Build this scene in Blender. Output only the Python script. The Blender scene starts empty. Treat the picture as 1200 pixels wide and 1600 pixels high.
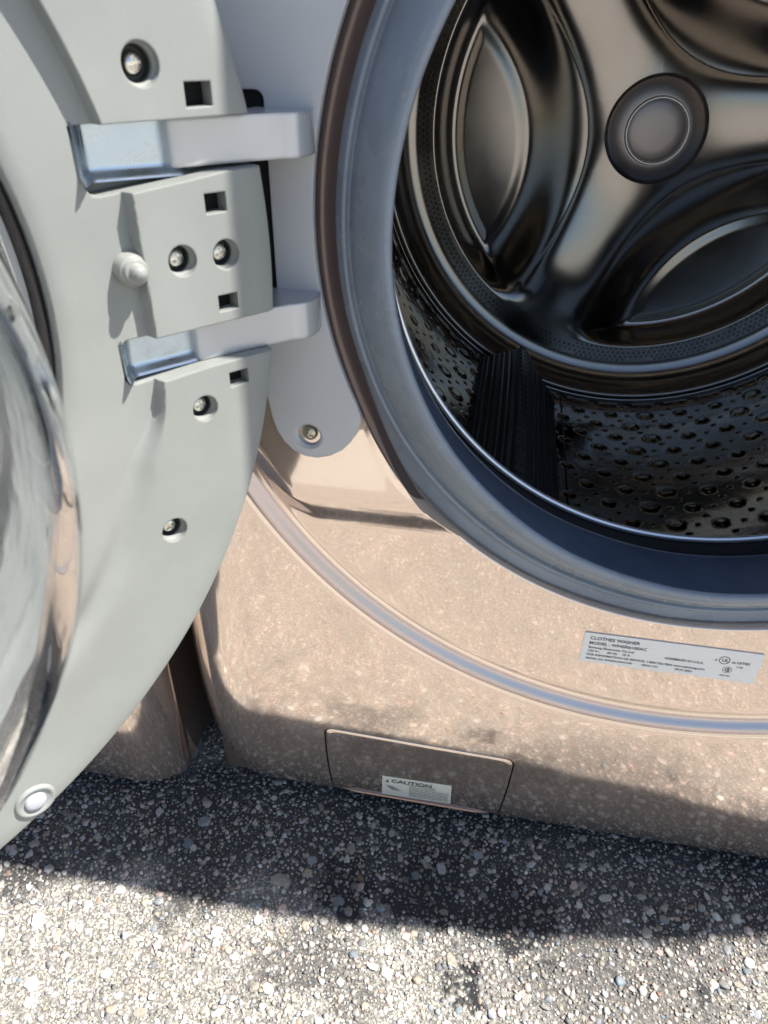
import bpy, bmesh, math, random
import numpy as np
from mathutils import Matrix, Vector, Euler
PI = math.pi
random.seed(7); rng = np.random.default_rng(7)
S = bpy.context.scene
C = S.collection

# ------------------------------------------------------------ camera, sky, sun, exposure
cam = bpy.data.cameras.new('camera'); camo = bpy.data.objects.new('camera', cam); C.objects.link(camo)
camo.location = (-0.12806, -0.35539, 0.59016)
camo.rotation_euler = (0.9773686, -0.0128482, 0.1743004)
cam.sensor_fit = 'VERTICAL'; cam.sensor_height = 36.0; cam.lens = 1115.88 / 1600 * 36
cam.clip_start = 0.01; cam.clip_end = 500
cam.dof.use_dof = True; cam.dof.focus_distance = 0.56; cam.dof.aperture_fstop = 17.0
S.camera = camo

SUNV = Vector((0.66, 0.055, 1.0)).normalized()
elev = math.asin(SUNV.z); azim = math.atan2(SUNV.x, SUNV.y)
w = bpy.data.worlds.new('World'); S.world = w; w.use_nodes = True
wn = w.node_tree.nodes; wl = w.node_tree.links
sky = wn.new('ShaderNodeTexSky'); sky.sky_type = 'NISHITA'; sky.sun_disc = False
sky.sun_elevation = elev; sky.sun_rotation = azim; sky.dust_density = 1.0; sky.ozone_density = 1.2
wn['Background'].inputs[1].default_value = 0.095
wl.new(sky.outputs[0], wn['Background'].inputs[0])
sl = bpy.data.lights.new('sun', 'SUN'); sl.energy = 5.0; sl.angle = math.radians(0.5); sl.color = (1.0, 0.95, 0.88)
so = bpy.data.objects.new('sun', sl); C.objects.link(so); so.location = (1, 0.5, 3)
so.rotation_euler = SUNV.to_track_quat('Z', 'Y').to_euler()
S.view_settings.view_transform = 'Standard'; S.view_settings.look = 'None'
S.view_settings.exposure = 1.03; S.view_settings.gamma = 1.0
S.view_settings.use_curve_mapping = False

# ------------------------------------------------------------ materials
def mat(name, col, rough=0.5, metal=0.0, coat=0.0, coat_rough=0.03, noise=0.0, nscale=30, bump=0.0, bscale=200,
        bdist=0.001, trans=0.0, ior=1.45, rvar=0.0, bevel=0.0, spec=0.5, aniso=0.0, bdetail=3, coat_ior=1.5):
    m = bpy.data.materials.new(name); m.use_nodes = True
    n = m.node_tree.nodes; l = m.node_tree.links; b = n['Principled BSDF']
    b.inputs['Base Color'].default_value = (*col, 1); b.inputs['Roughness'].default_value = rough
    b.inputs['Metallic'].default_value = metal; b.inputs['Coat Weight'].default_value = coat
    b.inputs['Coat Roughness'].default_value = coat_rough; b.inputs['Transmission Weight'].default_value = trans
    b.inputs['Coat IOR'].default_value = coat_ior; b.inputs['IOR'].default_value = ior; b.inputs['Specular IOR Level'].default_value = spec
    b.inputs['Anisotropic'].default_value = aniso
    tc = n.new('ShaderNodeNewGeometry')
    if noise or rvar:
        t = n.new('ShaderNodeTexNoise'); t.inputs['Scale'].default_value = nscale; t.inputs['Detail'].default_value = 6
        l.new(tc.outputs['Position'], t.inputs['Vector'])
        if noise:
            r = n.new('ShaderNodeMapRange'); r.inputs[1].default_value = 0.3; r.inputs[2].default_value = 0.7
            r.inputs[3].default_value = 1 - noise; r.inputs[4].default_value = 1 + noise
            l.new(t.outputs[0], r.inputs[0])
            x = n.new('ShaderNodeVectorMath'); x.operation = 'SCALE'; x.inputs[0].default_value = col
            l.new(r.outputs[0], x.inputs['Scale']); l.new(x.outputs[0], b.inputs['Base Color'])
        if rvar:
            r = n.new('ShaderNodeMapRange'); r.inputs[1].default_value = 0.3; r.inputs[2].default_value = 0.7
            r.inputs[3].default_value = max(0, rough - rvar); r.inputs[4].default_value = rough + rvar
            l.new(t.outputs[0], r.inputs[0]); l.new(r.outputs[0], b.inputs['Roughness'])
    last = None
    if bevel:
        bv = n.new('ShaderNodeBevel'); bv.samples = 4; bv.inputs['Radius'].default_value = bevel; last = bv.outputs[0]
    if bump:
        t = n.new('ShaderNodeTexNoise'); t.inputs['Scale'].default_value = bscale; t.inputs['Detail'].default_value = bdetail
        l.new(tc.outputs['Position'], t.inputs['Vector'])
        bp = n.new('ShaderNodeBump'); bp.inputs['Strength'].default_value = bump; bp.inputs['Distance'].default_value = bdist
        l.new(t.outputs[0], bp.inputs['Height'])
        if last: l.new(last, bp.inputs['Normal'])
        last = bp.outputs[0]
    if last:
        l.new(last, b.inputs['Normal'])
        if coat: l.new(last, b.inputs['Coat Normal'])
    return m

M = {}
M['brown'] = mat('champagne_metallic_paint', (0.80, 0.645, 0.535), rough=0.12, metal=0.83, coat=1.0, coat_ior=2.1, coat_rough=0.0, noise=0.03, nscale=9,
                 bump=0.42, bscale=18, bdist=0.0012, bdetail=0.8)
M['brown_trim'] = mat('champagne_trim_gloss', (0.30, 0.20, 0.16), rough=0.22, metal=0.75, coat=1.0, coat_rough=0.03, bevel=0.0006)
M['trimdark'] = mat('dark_brown_trim', (0.10, 0.065, 0.055), rough=0.28, metal=0.3, coat=0.6, coat_rough=0.08)
M['band'] = mat('mauve_satin_band', (0.54, 0.46, 0.46), rough=0.2, metal=0.9, coat=1.0, coat_rough=0.02, bump=0.3, bscale=18, bdist=0.0012, bdetail=0.8)
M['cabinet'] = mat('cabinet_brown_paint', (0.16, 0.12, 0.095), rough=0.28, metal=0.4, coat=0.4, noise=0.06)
M['grey'] = mat('grey_textured_plastic', (0.255, 0.268, 0.255), rough=0.46, noise=0.07, nscale=22, rvar=0.08, bump=0.12, bscale=900, bdist=0.0004, bevel=0.0011)
M['grey_arm'] = mat('grey_painted_hinge', (0.50, 0.515, 0.54), rough=0.27, metal=0.45, noise=0.03, bump=0.06, bscale=700, bdist=0.0003, bevel=0.0022)
M['plate'] = mat('grey_painted_plate', (0.46, 0.465, 0.475), rough=0.38, noise=0.05, nscale=18, bump=0.08, bscale=800, bdist=0.0003, bevel=0.0014)
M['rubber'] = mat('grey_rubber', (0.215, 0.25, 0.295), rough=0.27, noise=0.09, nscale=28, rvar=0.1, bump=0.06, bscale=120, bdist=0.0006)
M['sky_rubber'] = mat('sky_tinted_rubber', (0.075, 0.105, 0.165), rough=0.22, noise=0.15, nscale=30, bump=0.1, bscale=50, bdist=0.0008)  # gasket rubber again, with blue sky light and shade put in its colour
M['black'] = mat('fold_shade_rubber', (0.008, 0.008, 0.009), rough=0.6)  # gasket rubber with the fold's shade put into its colour
M['blackgloss'] = mat('black_seal', (0.015, 0.014, 0.016), rough=0.25)
M['chrome'] = mat('polished_steel_lip', (0.85, 0.85, 0.87), rough=0.34, metal=0.8)
M['zinc'] = mat('zinc_plated_steel', (0.50, 0.58, 0.65), rough=0.32, metal=1.0, noise=0.16, nscale=90, rvar=0.14, bump=0.1, bscale=500, bdist=0.0004)
M['screw'] = mat('screw_steel', (0.70, 0.67, 0.60), rough=0.22, metal=1.0, noise=0.12, nscale=500, bevel=0.0002)
M['screw_yellow'] = mat('yellow_passivated_steel', (0.50, 0.46, 0.36), rough=0.32, metal=1.0, noise=0.15, nscale=400, bevel=0.0002)
M['boss'] = mat('smooth_grey_plastic', (0.27, 0.28, 0.262), rough=0.28, bevel=0.0005)
M['button'] = mat('pale_grey_plug', (0.42, 0.45, 0.48), rough=0.35)
M['steel'] = mat('drum_steel', (0.29, 0.268, 0.25), rough=0.205, metal=1.0, noise=0.10, nscale=14, rvar=0.05, bump=0.07, bscale=40, bdist=0.001)
M['steel_wall'] = mat('drum_wall_steel', (0.36, 0.335, 0.30), rough=0.10, metal=1.0, noise=0.10, nscale=20, bump=0.2, bscale=32, bdist=0.0015)
M['hub'] = mat('hub_cap_steel', (0.24, 0.22, 0.225), rough=0.34, metal=1.0, bump=0.06, bscale=900, bdist=0.0003)
M['lifter'] = mat('dark_grey_plastic_lifter', (0.05, 0.053, 0.053), rough=0.3, noise=0.1, nscale=60)
M['well'] = mat('screw_hole_shade', (0.05, 0.052, 0.052), rough=0.5)  # paints the shade at the bottom of the screw holes
M['pit'] = mat('hole_black', (0.006, 0.006, 0.006), rough=0.9)
M['label'] = mat('silver_label', (0.80, 0.785, 0.75), rough=0.4)
M['sticker'] = mat('off_white_sticker', (0.66, 0.66, 0.60), rough=0.5, noise=0.03)
M['ink'] = mat('grey_print', (0.055, 0.06, 0.07), rough=0.6)
M['inkpale'] = mat('pale_print', (0.30, 0.30, 0.29), rough=0.6)
M['glass'] = mat('door_glass', (0.97, 0.985, 0.99), rough=0.01, trans=1.0, ior=1.5, bump=0.3, bscale=14, bdist=0.003)
M['window'] = mat('smoked_window_panel', (0.50, 0.52, 0.53), rough=0.3, noise=0.12, nscale=12)

# ------------------------------------------------------------ mesh helpers
def mesh(name, v, f, m, smooth=True, angle=35):
    me = bpy.data.meshes.new(name)
    me.from_pydata([tuple(map(float, a)) for a in v] if not isinstance(v, np.ndarray) else v.tolist(), [], f if isinstance(f, list) else f.tolist())
    me.materials.append(m); me.validate()
    if smooth:
        me.polygons.foreach_set('use_smooth', [True] * len(me.polygons))
        if angle: me.set_sharp_from_angle(angle=math.radians(angle))
    me.update(); return me
def ob(name, me, parent=None, loc=(0, 0, 0), rot=(0, 0, 0)):
    o = bpy.data.objects.new(name, me); C.objects.link(o); o.location = loc; o.rotation_euler = rot
    if parent: o.parent = parent
    return o
def grid_faces(nu, nv, cu=False, cv=False, flip=False):
    iu = np.arange(nu if cu else nu - 1); iv = np.arange(nv if cv else nv - 1)
    a, b = np.meshgrid(iu, iv, indexing='ij'); a = a.ravel(); b = b.ravel(); a2 = (a + 1) % nu; b2 = (b + 1) % nv
    q = np.stack([a * nv + b, a2 * nv + b, a2 * nv + b2, a * nv + b2], 1)
    return q[:, ::-1] if flip else q
def revolve(prof, center, axis, n=256, closed=False, a0=0, a1=2 * PI):
    """prof: (r, t) pairs; axis 'y' about world y. Returns verts, faces"""
    full = abs(a1 - a0 - 2 * PI) < 1e-6
    th = np.linspace(a0, a1, n, endpoint=not full)
    p = np.array(prof, float)
    r = p[:, 0][None, :]; t = np.repeat(p[:, 1][None, :], len(th), 0)
    X = center[0] + r * np.cos(th)[:, None]; Z = center[2] + r * np.sin(th)[:, None]; Y = center[1] + t
    v = np.stack([X, Y, Z], -1).reshape(-1, 3)
    return v, grid_faces(len(th), len(prof), cu=full, cv=closed)
def fix(me):
    bm = bmesh.new(); bm.from_mesh(me); bmesh.ops.remove_doubles(bm, verts=bm.verts, dist=1e-6)
    bmesh.ops.recalc_face_normals(bm, faces=bm.faces); bm.to_mesh(me); bm.free(); return me
def prism(poly, h0, h1, axes='xzy', m=None, name='prism', smooth=False):
    """poly in 2D extruded along 3rd axis. axes 'xzy': poly=(x,z), extrude y"""
    ax = {'x': 0, 'y': 1, 'z': 2}; n = len(poly); v = []
    for h in (h0, h1):
        for a, b in poly:
            c = [0, 0, 0]; c[ax[axes[0]]] = a; c[ax[axes[1]]] = b; c[ax[axes[2]]] = h; v.append(c)
    f = [list(range(n))[::-1], list(range(n, 2 * n))] + [[i, (i + 1) % n, n + (i + 1) % n, n + i] for i in range(n)]
    me = mesh(name, v, f, m or M['grey'], smooth=smooth, angle=40); return fix(me)
def rrect(x0, x1, y0, y1, r, k=5):
    pts = []
    for cx, cy, a in ((x1 - r, y1 - r, 0), (x0 + r, y1 - r, 90), (x0 + r, y0 + r, 180), (x1 - r, y0 + r, 270)):
        for i in range(k + 1):
            t = math.radians(a + 90 * i / k); pts.append((cx + r * math.cos(t), cy + r * math.sin(t)))
    return pts
def circ(cx, cy, r, n=32): return [(cx + r * math.cos(2 * PI * i / n), cy + r * math.sin(2 * PI * i / n)) for i in range(n)]
def boolean(me, cutters, name, solver='EXACT'):
    o = bpy.data.objects.new('tmp', me); C.objects.link(o); tmp = []
    bm = bmesh.new()
    for c in cutters: bm.from_mesh(c)
    # cutters may overlap: one at a time keeps it robust
    bm.free()
    for c in cutters:
        k = bpy.data.objects.new('cut', c); C.objects.link(k); tmp.append(k)
        md = o.modifiers.new('b', 'BOOLEAN'); md.object = k; md.operation = 'DIFFERENCE'; md.solver = solver
    dg = bpy.context.evaluated_depsgraph_get(); r = bpy.data.meshes.new_from_object(o.evaluated_get(dg))
    r.name = name
    for k in tmp + [o]: bpy.data.objects.remove(k)
    r.materials.clear(); r.materials.append(me.materials[0])
    r.polygons.foreach_set('material_index', [0] * len(r.polygons))
    r.polygons.foreach_set('use_smooth', [True] * len(r.polygons)); r.set_sharp_from_angle(angle=math.radians(32))
    return r
def ss(x, a, b):
    t = np.clip((x - a) / (b - a), 0, 1); return t * t * (3 - 2 * t)
def thing(name, label, cat, loc=(0, 0, 0), rz=0, group=None):
    o = bpy.data.objects.new(name, None); C.objects.link(o); o.location = loc; o.rotation_euler = (0, 0, rz)
    o.empty_display_size = 0.1; o['label'] = label; o['category'] = cat
    if group: o['group'] = group
    return o

ZC = 0.5113; HW = 0.343; ZT = 0.984; ZB = 0.02

# ------------------------------------------------------------ asphalt ground
def asphalt():
    m = bpy.data.materials.new('worn_asphalt'); m.use_nodes = True
    n = m.node_tree.nodes; l = m.node_tree.links; b = n['Principled BSDF']
    g = n.new('ShaderNodeNewGeometry')
    def noise(scale, det=4, rough=0.6):
        t = n.new('ShaderNodeTexNoise'); t.inputs['Scale'].default_value = scale; t.inputs['Detail'].default_value = det
        t.inputs['Roughness'].default_value = rough; l.new(g.outputs['Position'], t.inputs['Vector']); return t
    v = n.new('ShaderNodeTexVoronoi'); v.inputs['Scale'].default_value = 330; l.new(g.outputs['Position'], v.inputs['Vector'])
    v2 = n.new('ShaderNodeTexVoronoi'); v2.inputs['Scale'].default_value = 700; l.new(g.outputs['Position'], v2.inputs['Vector'])
    r1 = n.new('ShaderNodeValToRGB'); e = r1.color_ramp.elements
    e[0].position = 0.0; e[0].color = (0.13, 0.122, 0.11, 1); e[1].position = 1.0; e[1].color = (0.55, 0.52, 0.45, 1)
    k = e.new(0.45); k.color = (0.23, 0.217, 0.195, 1); k = e.new(0.8); k.color = (0.38, 0.36, 0.315, 1)
    sep = n.new('ShaderNodeSeparateColor'); l.new(v2.outputs['Color'], sep.inputs[0]); l.new(sep.outputs[0], r1.inputs[0])
    # far stones drawn by the material where the modelled stones end
    r2 = n.new('ShaderNodeValToRGB'); e = r2.color_ramp.elements
    e[0].position = 0.30; e[0].color = (0.22, 0.21, 0.19, 1); e[1].position = 1.0; e[1].color = (0.70, 0.66, 0.57, 1)
    k = e.new(0.65); k.color = (0.45, 0.425, 0.37, 1)
    sep2 = n.new('ShaderNodeSeparateColor'); l.new(v.outputs['Color'], sep2.inputs[0]); l.new(sep2.outputs[1], r2.inputs[0])
    sx = n.new('ShaderNodeSeparateXYZ'); l.new(g.outputs['Position'], sx.inputs[0])
    far = n.new('ShaderNodeMath'); far.operation = 'LESS_THAN'; far.inputs[1].default_value = -0.95; l.new(sx.outputs[1], far.inputs[0])
    mx = n.new('ShaderNodeMix'); mx.data_type = 'RGBA'; l.new(far.outputs[0], mx.inputs[0]); l.new(r1.outputs[0], mx.inputs[6]); l.new(r2.outputs[0], mx.inputs[7])
    st = stain_shade_nodes(n, l, g)
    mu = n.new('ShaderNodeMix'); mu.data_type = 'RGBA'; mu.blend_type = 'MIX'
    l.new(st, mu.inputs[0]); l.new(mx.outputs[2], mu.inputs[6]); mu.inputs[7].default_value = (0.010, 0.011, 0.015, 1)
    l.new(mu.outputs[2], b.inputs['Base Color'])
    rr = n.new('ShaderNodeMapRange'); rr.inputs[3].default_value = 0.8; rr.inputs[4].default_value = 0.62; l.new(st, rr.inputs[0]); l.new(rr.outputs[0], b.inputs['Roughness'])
    bp = n.new('ShaderNodeBump'); bp.inputs['Strength'].default_value = 0.9; bp.inputs['Distance'].default_value = 0.0012
    nn = noise(650, 5, 0.7); l.new(nn.outputs[0], bp.inputs['Height']); l.new(bp.outputs[0], b.inputs['Normal'])
    return m
STAINS_SHADE = [(-0.52, -0.02, 0.10, 0.90), (-0.42, -0.01, 0.09, 0.85), (-0.34, -0.005, 0.09, 0.90), (-0.27, 0.0, 0.085, 0.88), (-0.2, -0.0, 0.10, 0.90), (-0.12, 0.0, 0.10, 0.92), (-0.04, 0.005, 0.095, 0.85), (0.05, 0.01, 0.09, 0.85), (0.14, 0.02, 0.09, 0.90),  # mostly broad patches that deepen the washer's shade in the ground colour
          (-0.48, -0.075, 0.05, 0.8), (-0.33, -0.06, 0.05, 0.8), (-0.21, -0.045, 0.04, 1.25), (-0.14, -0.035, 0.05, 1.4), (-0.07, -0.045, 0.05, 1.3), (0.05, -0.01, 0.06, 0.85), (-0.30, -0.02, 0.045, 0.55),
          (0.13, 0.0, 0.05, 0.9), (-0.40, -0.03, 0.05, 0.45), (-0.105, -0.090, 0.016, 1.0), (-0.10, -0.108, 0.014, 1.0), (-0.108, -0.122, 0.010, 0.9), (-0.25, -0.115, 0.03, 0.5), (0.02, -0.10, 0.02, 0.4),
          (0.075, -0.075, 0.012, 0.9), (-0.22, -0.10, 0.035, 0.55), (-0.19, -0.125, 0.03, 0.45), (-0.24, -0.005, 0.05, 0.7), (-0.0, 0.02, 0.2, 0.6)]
def stain_shade_nodes(n, l, g):
    # damp and oily stains, plus broad ragged patches that paint the washer's shade darker
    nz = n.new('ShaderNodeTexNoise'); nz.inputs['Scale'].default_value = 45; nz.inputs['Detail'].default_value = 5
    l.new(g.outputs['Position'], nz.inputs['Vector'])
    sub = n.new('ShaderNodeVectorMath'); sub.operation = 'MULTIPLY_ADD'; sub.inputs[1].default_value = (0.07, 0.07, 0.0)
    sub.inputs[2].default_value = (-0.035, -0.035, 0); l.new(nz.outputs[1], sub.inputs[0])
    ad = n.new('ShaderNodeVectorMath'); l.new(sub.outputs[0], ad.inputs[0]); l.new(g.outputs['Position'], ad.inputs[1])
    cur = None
    for (x, y, r, s) in STAINS_SHADE:
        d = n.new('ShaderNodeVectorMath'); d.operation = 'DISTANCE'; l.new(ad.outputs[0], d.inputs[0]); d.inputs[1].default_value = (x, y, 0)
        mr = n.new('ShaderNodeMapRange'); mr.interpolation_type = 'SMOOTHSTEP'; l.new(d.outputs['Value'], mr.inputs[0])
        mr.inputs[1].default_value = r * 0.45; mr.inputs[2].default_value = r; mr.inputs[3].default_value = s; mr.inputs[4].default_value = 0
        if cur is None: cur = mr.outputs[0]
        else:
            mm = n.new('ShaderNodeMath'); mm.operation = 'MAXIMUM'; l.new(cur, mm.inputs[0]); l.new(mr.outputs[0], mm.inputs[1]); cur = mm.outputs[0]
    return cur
def stone_mat():
    m = bpy.data.materials.new('mixed_stone'); m.use_nodes = True
    n = m.node_tree.nodes; l = m.node_tree.links; b = n['Principled BSDF']; b.inputs['Roughness'].default_value = 0.6
    a = n.new('ShaderNodeAttribute'); a.attribute_name = 'col'; g = n.new('ShaderNodeNewGeometry')
    t = n.new('ShaderNodeTexNoise'); t.inputs['Scale'].default_value = 900; t.inputs['Detail'].default_value = 4; l.new(g.outputs['Position'], t.inputs['Vector'])
    mr = n.new('ShaderNodeMapRange'); mr.inputs[1].default_value = 0.3; mr.inputs[2].default_value = 0.7; mr.inputs[3].default_value = 0.72; mr.inputs[4].default_value = 1.12
    l.new(t.outputs[0], mr.inputs[0])
    st = stain_shade_nodes(n, l, g); sm = n.new('ShaderNodeMath'); sm.operation = 'MULTIPLY_ADD'; sm.inputs[1].default_value = -0.52; sm.inputs[2].default_value = 1.0; l.new(st, sm.inputs[0])
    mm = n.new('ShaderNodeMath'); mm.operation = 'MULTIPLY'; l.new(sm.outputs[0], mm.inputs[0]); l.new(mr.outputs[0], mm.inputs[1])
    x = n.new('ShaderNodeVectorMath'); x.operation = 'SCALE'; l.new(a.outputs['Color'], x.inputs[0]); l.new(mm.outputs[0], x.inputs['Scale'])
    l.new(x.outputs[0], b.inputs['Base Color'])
    return m
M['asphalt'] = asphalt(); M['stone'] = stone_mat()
gv, gf = [], []
xs = np.concatenate([[-200, -20, -3], np.linspace(-1.2, 1.2, 241), [3, 20, 200]]); ys = np.concatenate([[-200, -20, -3], np.linspace(-1.2, 0.6, 181), [3, 20, 200]])
X, Y = np.meshgrid(xs, ys, indexing='ij')
Z = np.where((abs(X) < 1.1) & (Y > -1.1) & (Y < .5), rng.normal(0, 0.0003, X.shape), 0)
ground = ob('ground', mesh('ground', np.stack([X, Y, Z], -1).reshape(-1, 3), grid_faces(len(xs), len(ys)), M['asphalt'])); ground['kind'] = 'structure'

PAL = 1.12 * np.array([(0.54, 0.52, 0.47), (0.42, 0.40, 0.37), (0.64, 0.50, 0.45), (0.24, 0.235, 0.22), (0.36, 0.33, 0.27), (0.16, 0.16, 0.16), (0.44, 0.37, 0.28),
                (0.33, 0.35, 0.37), (0.62, 0.60, 0.55), (0.38, 0.25, 0.18), (0.20, 0.24, 0.27), (0.72, 0.71, 0.68)])
PW = np.array([.2, .16, .16, .1, .1, .05, .06, .06, .06, .015, .015, .03]); PW /= PW.sum()
def icot(sub):
    bm = bmesh.new(); bmesh.ops.create_icosphere(bm, subdivisions=sub, radius=1)
    v = np.array([x.co[:] for x in bm.verts]); f = np.array([[y.index for y in x.verts] for x in bm.faces]); bm.free(); return v, f
IC1, IC2 = icot(1), icot(2)
def upper(t):   # only the part of a stone that can show above the binder
    v, f = t; keep = f[(v[f][:, :, 2].mean(1) > -0.35)]; u, inv = np.unique(keep, return_inverse=True); return v[u], inv.reshape(-1, 3)
U1, U2 = upper(IC1), upper(IC2)
def stones(P, R, name, tmpl, parent):
    tv, tf = tmpl; N = len(P); nv = len(tv)
    sc = R[:, None] * rng.uniform(0.72, 1.28, (N, 3)); sc[:, 2] = R * rng.uniform(0.35, 0.75, N)
    jit = 1 + rng.normal(0, 0.17, (N, nv, 1)); v = tv[None] * jit
    v[..., 2] = np.minimum(v[..., 2], rng.uniform(0.45, 0.9, (N, 1)))          # worn flat on top by traffic
    v = v * sc[:, None]; a = rng.uniform(0, 2 * PI, N); ca, sa = np.cos(a)[:, None], np.sin(a)[:, None]
    tx, ty = rng.normal(0, 0.22, (2, N, 1))
    x = v[..., 0] * ca - v[..., 1] * sa; y = v[..., 0] * sa + v[..., 1] * ca; z = v[..., 2] + tx * x + ty * y
    v = np.stack([x + P[:, 0:1], y + P[:, 1:2], z + rng.uniform(-0.0003, 0.0006, (N, 1))], -1).reshape(-1, 3)
    f = (tf[None] + (np.arange(N) * nv)[:, None, None]).reshape(-1, 3)
    me = bpy.data.meshes.new(name); me.vertices.add(len(v)); me.vertices.foreach_set('co', v.ravel())
    me.loops.add(len(f) * 3); me.loops.foreach_set('vertex_index', f.ravel().astype(np.int32)); me.polygons.add(len(f))
    me.polygons.foreach_set('loop_start', np.arange(0, len(f) * 3, 3, dtype=np.int32)); me.update(calc_edges=True); me.validate()
    c = PAL[rng.choice(len(PAL), N, p=PW)] * rng.uniform(0.75, 1.2, (N, 1)); cc = np.ones((N, nv, 4)); cc[..., :3] = c[:, None]
    at = me.color_attributes.new('col', 'FLOAT_COLOR', 'POINT'); at.data.foreach_set('color', cc.ravel())
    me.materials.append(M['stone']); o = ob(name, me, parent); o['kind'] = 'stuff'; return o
def field(x0, x1, y0, y1, sp, rmin, rmax, drop):
    gx, gy = np.meshgrid(np.arange(x0, x1, sp), np.arange(y0, y1, sp)); P = np.stack([gx.ravel(), gy.ravel()], 1)
    P[:, 0] += (np.round(P[:, 1] / sp) % 2) * sp / 2
    P += rng.uniform(-.42, .42, P.shape) * sp; P = P[rng.random(len(P)) > drop]
    R = rmin + (rmax - rmin) * rng.random(len(P)) ** 1.8; return P, R
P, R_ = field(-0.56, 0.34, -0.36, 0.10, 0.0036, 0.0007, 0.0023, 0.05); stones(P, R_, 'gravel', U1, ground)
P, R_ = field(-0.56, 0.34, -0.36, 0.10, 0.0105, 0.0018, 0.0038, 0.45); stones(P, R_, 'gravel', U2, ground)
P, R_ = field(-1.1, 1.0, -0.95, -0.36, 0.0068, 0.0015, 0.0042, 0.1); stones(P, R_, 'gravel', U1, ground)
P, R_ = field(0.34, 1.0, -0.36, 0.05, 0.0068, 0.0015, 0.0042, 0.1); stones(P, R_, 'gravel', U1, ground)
# the biggest stones, one by one
def stone_proto(k):
    v = IC2[0].copy(); r = np.random.default_rng(100 + k)
    v *= 1 + r.normal(0, 0.13, (len(v), 1)); v[:, 2] = np.clip(v[:, 2], -0.5, r.uniform(0.4, 0.8)); v *= (r.uniform(0.7, 1.15), r.uniform(0.55, 0.85), 0.7); v[:, 2] += v[:, 0] * r.normal(0, .2) + v[:, 1] * r.normal(0, .2)
    me = mesh('stone', v, IC2[1], M['stone'], smooth=False)
    at = me.color_attributes.new('col', 'FLOAT_COLOR', 'POINT'); c = PAL[[8, 11, 2, 7, 4, 9, 10, 0, 2, 3][k % 10]]
    at.data.foreach_set('color', np.tile(np.append(c, 1.0), len(v))); return me
protos = [stone_proto(k) for k in range(10)]
BIG = [(-0.262, -0.052, 0.0085, 4), (-0.130, -0.018, 0.0075, 1), (-0.345, -0.012, 0.0075, 3), (0.035, -0.040, 0.0065, 7), (-0.44, -0.118, 0.009, 1),
       (-0.145, -0.015, 0.005, 7), (-0.02, -0.012, 0.005, 8), (-0.21, -0.06, 0.0065, 3), (-0.115, -0.088, 0.006, 4), (-0.27, -0.085, 0.0065, 1),
       (-0.35, -0.035, 0.007, 6), (-0.10, 0.0, 0.006, 3), (0.005, -0.018, 0.0055, 0), (-0.24, -0.03, 0.006, 3), (-0.42, -0.16, 0.007, 8)]
while len(BIG) < 120: BIG.append((random.uniform(-0.54, 0.2), random.uniform(-0.22, 0.0), random.uniform(0.0036, 0.0054), random.choice([0, 1, 2, 2, 3, 4, 7, 7, 8, 8, 9, 0, 6])))
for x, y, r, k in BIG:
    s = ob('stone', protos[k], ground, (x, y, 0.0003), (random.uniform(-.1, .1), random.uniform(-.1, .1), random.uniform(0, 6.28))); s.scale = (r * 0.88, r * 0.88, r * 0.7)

# ------------------------------------------------------------ washing machine
wm = thing('washing_machine', 'champagne brown front loading clothes washer with its round door open, standing on the asphalt', 'washing machine')
def rlip(x, z):        # inner edge radius of the panel opening: narrower beside the hinge plate
    a = np.arctan2(z - ZC, x); d = np.abs(((a - PI + 0.12) + PI) % (2 * PI) - PI)
    return 0.2243 - 0.0100 * (1 - ss(d, 0.45, 0.95))
def fpan(x, z):
    r = np.hypot(x, z - ZC)
    t = np.clip((z - 0.3345) / 0.0215, 0, 1); t = t - 0.12 * np.sin(2 * PI * t) / (2 * PI)
    up = -0.0086 * t * (1 - ss(z, 0.360, 0.415)) * (1 - ss(x, -0.10, -0.02)) * (1 - ss(r, 0.283, 0.306))
    y = up
    lev = -0.0043 * ss(r, 0.3038, 0.3144)
    lev = lev + 0.0010 * np.exp(-((r - 0.3165) / 0.0013) ** 2) + 0.0008 * np.exp(-((r - 0.3015) / 0.0012) ** 2)
    y = y + lev
    t = np.clip((0.205 - z) / 0.185, 0, 1); y = y + 0.034 * t ** 2.3
    t = np.clip((z - 0.93) / 0.054, 0, 1); y = y + 0.01 * t ** 2.2
    t = np.clip((np.abs(x) - (HW - 0.060)) / 0.060, 0, 1); y = y + 0.038 * (1 - np.sqrt(np.clip(1 - t ** 2.6, 0, 1)))
    rl = rlip(x, z); t = np.clip((rl + 0.0016 - r) / 0.0016, 0, 1); y = y + (0.004 - up) * (1 - np.sqrt(np.clip(1 - t * t, 0, 1)))
    # soft bead round the wide part of the lip by the hinge
    wd = 0.2243 - rl; y = y - 0.0028 * np.exp(-((r - (rl + 0.0055)) / 0.0032) ** 2) * np.clip(wd / 0.009, 0, 1)
    return y
def edge_r(th, hw=HW, z0=ZB - ZC, z1=ZT - ZC, rc=0.03):
    """distance from the opening centre to the rounded rectangle outline"""
    lo = np.zeros_like(th); hi = np.full_like(th, 0.8); cx, cz, hx, hz = 0, (z0 + z1) / 2, hw, (z1 - z0) / 2
    for _ in range(40):
        mid = (lo + hi) / 2; x = mid * np.cos(th); z = mid * np.sin(th)
        qx = np.abs(x - cx) - (hx - rc); qz = np.abs(z - cz) - (hz - rc)
        d = np.hypot(np.maximum(qx, 0), np.maximum(qz, 0)) + np.minimum(np.maximum(qx, qz), 0) - rc
        lo = np.where(d < 0, mid, lo); hi = np.where(d < 0, hi, mid)
    return lo
NA = 900; th = np.linspace(0, 2 * PI, NA, endpoint=False)
er = edge_r(th); ri = rlip(np.cos(th), ZC + np.sin(th))
rows = []
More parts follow.
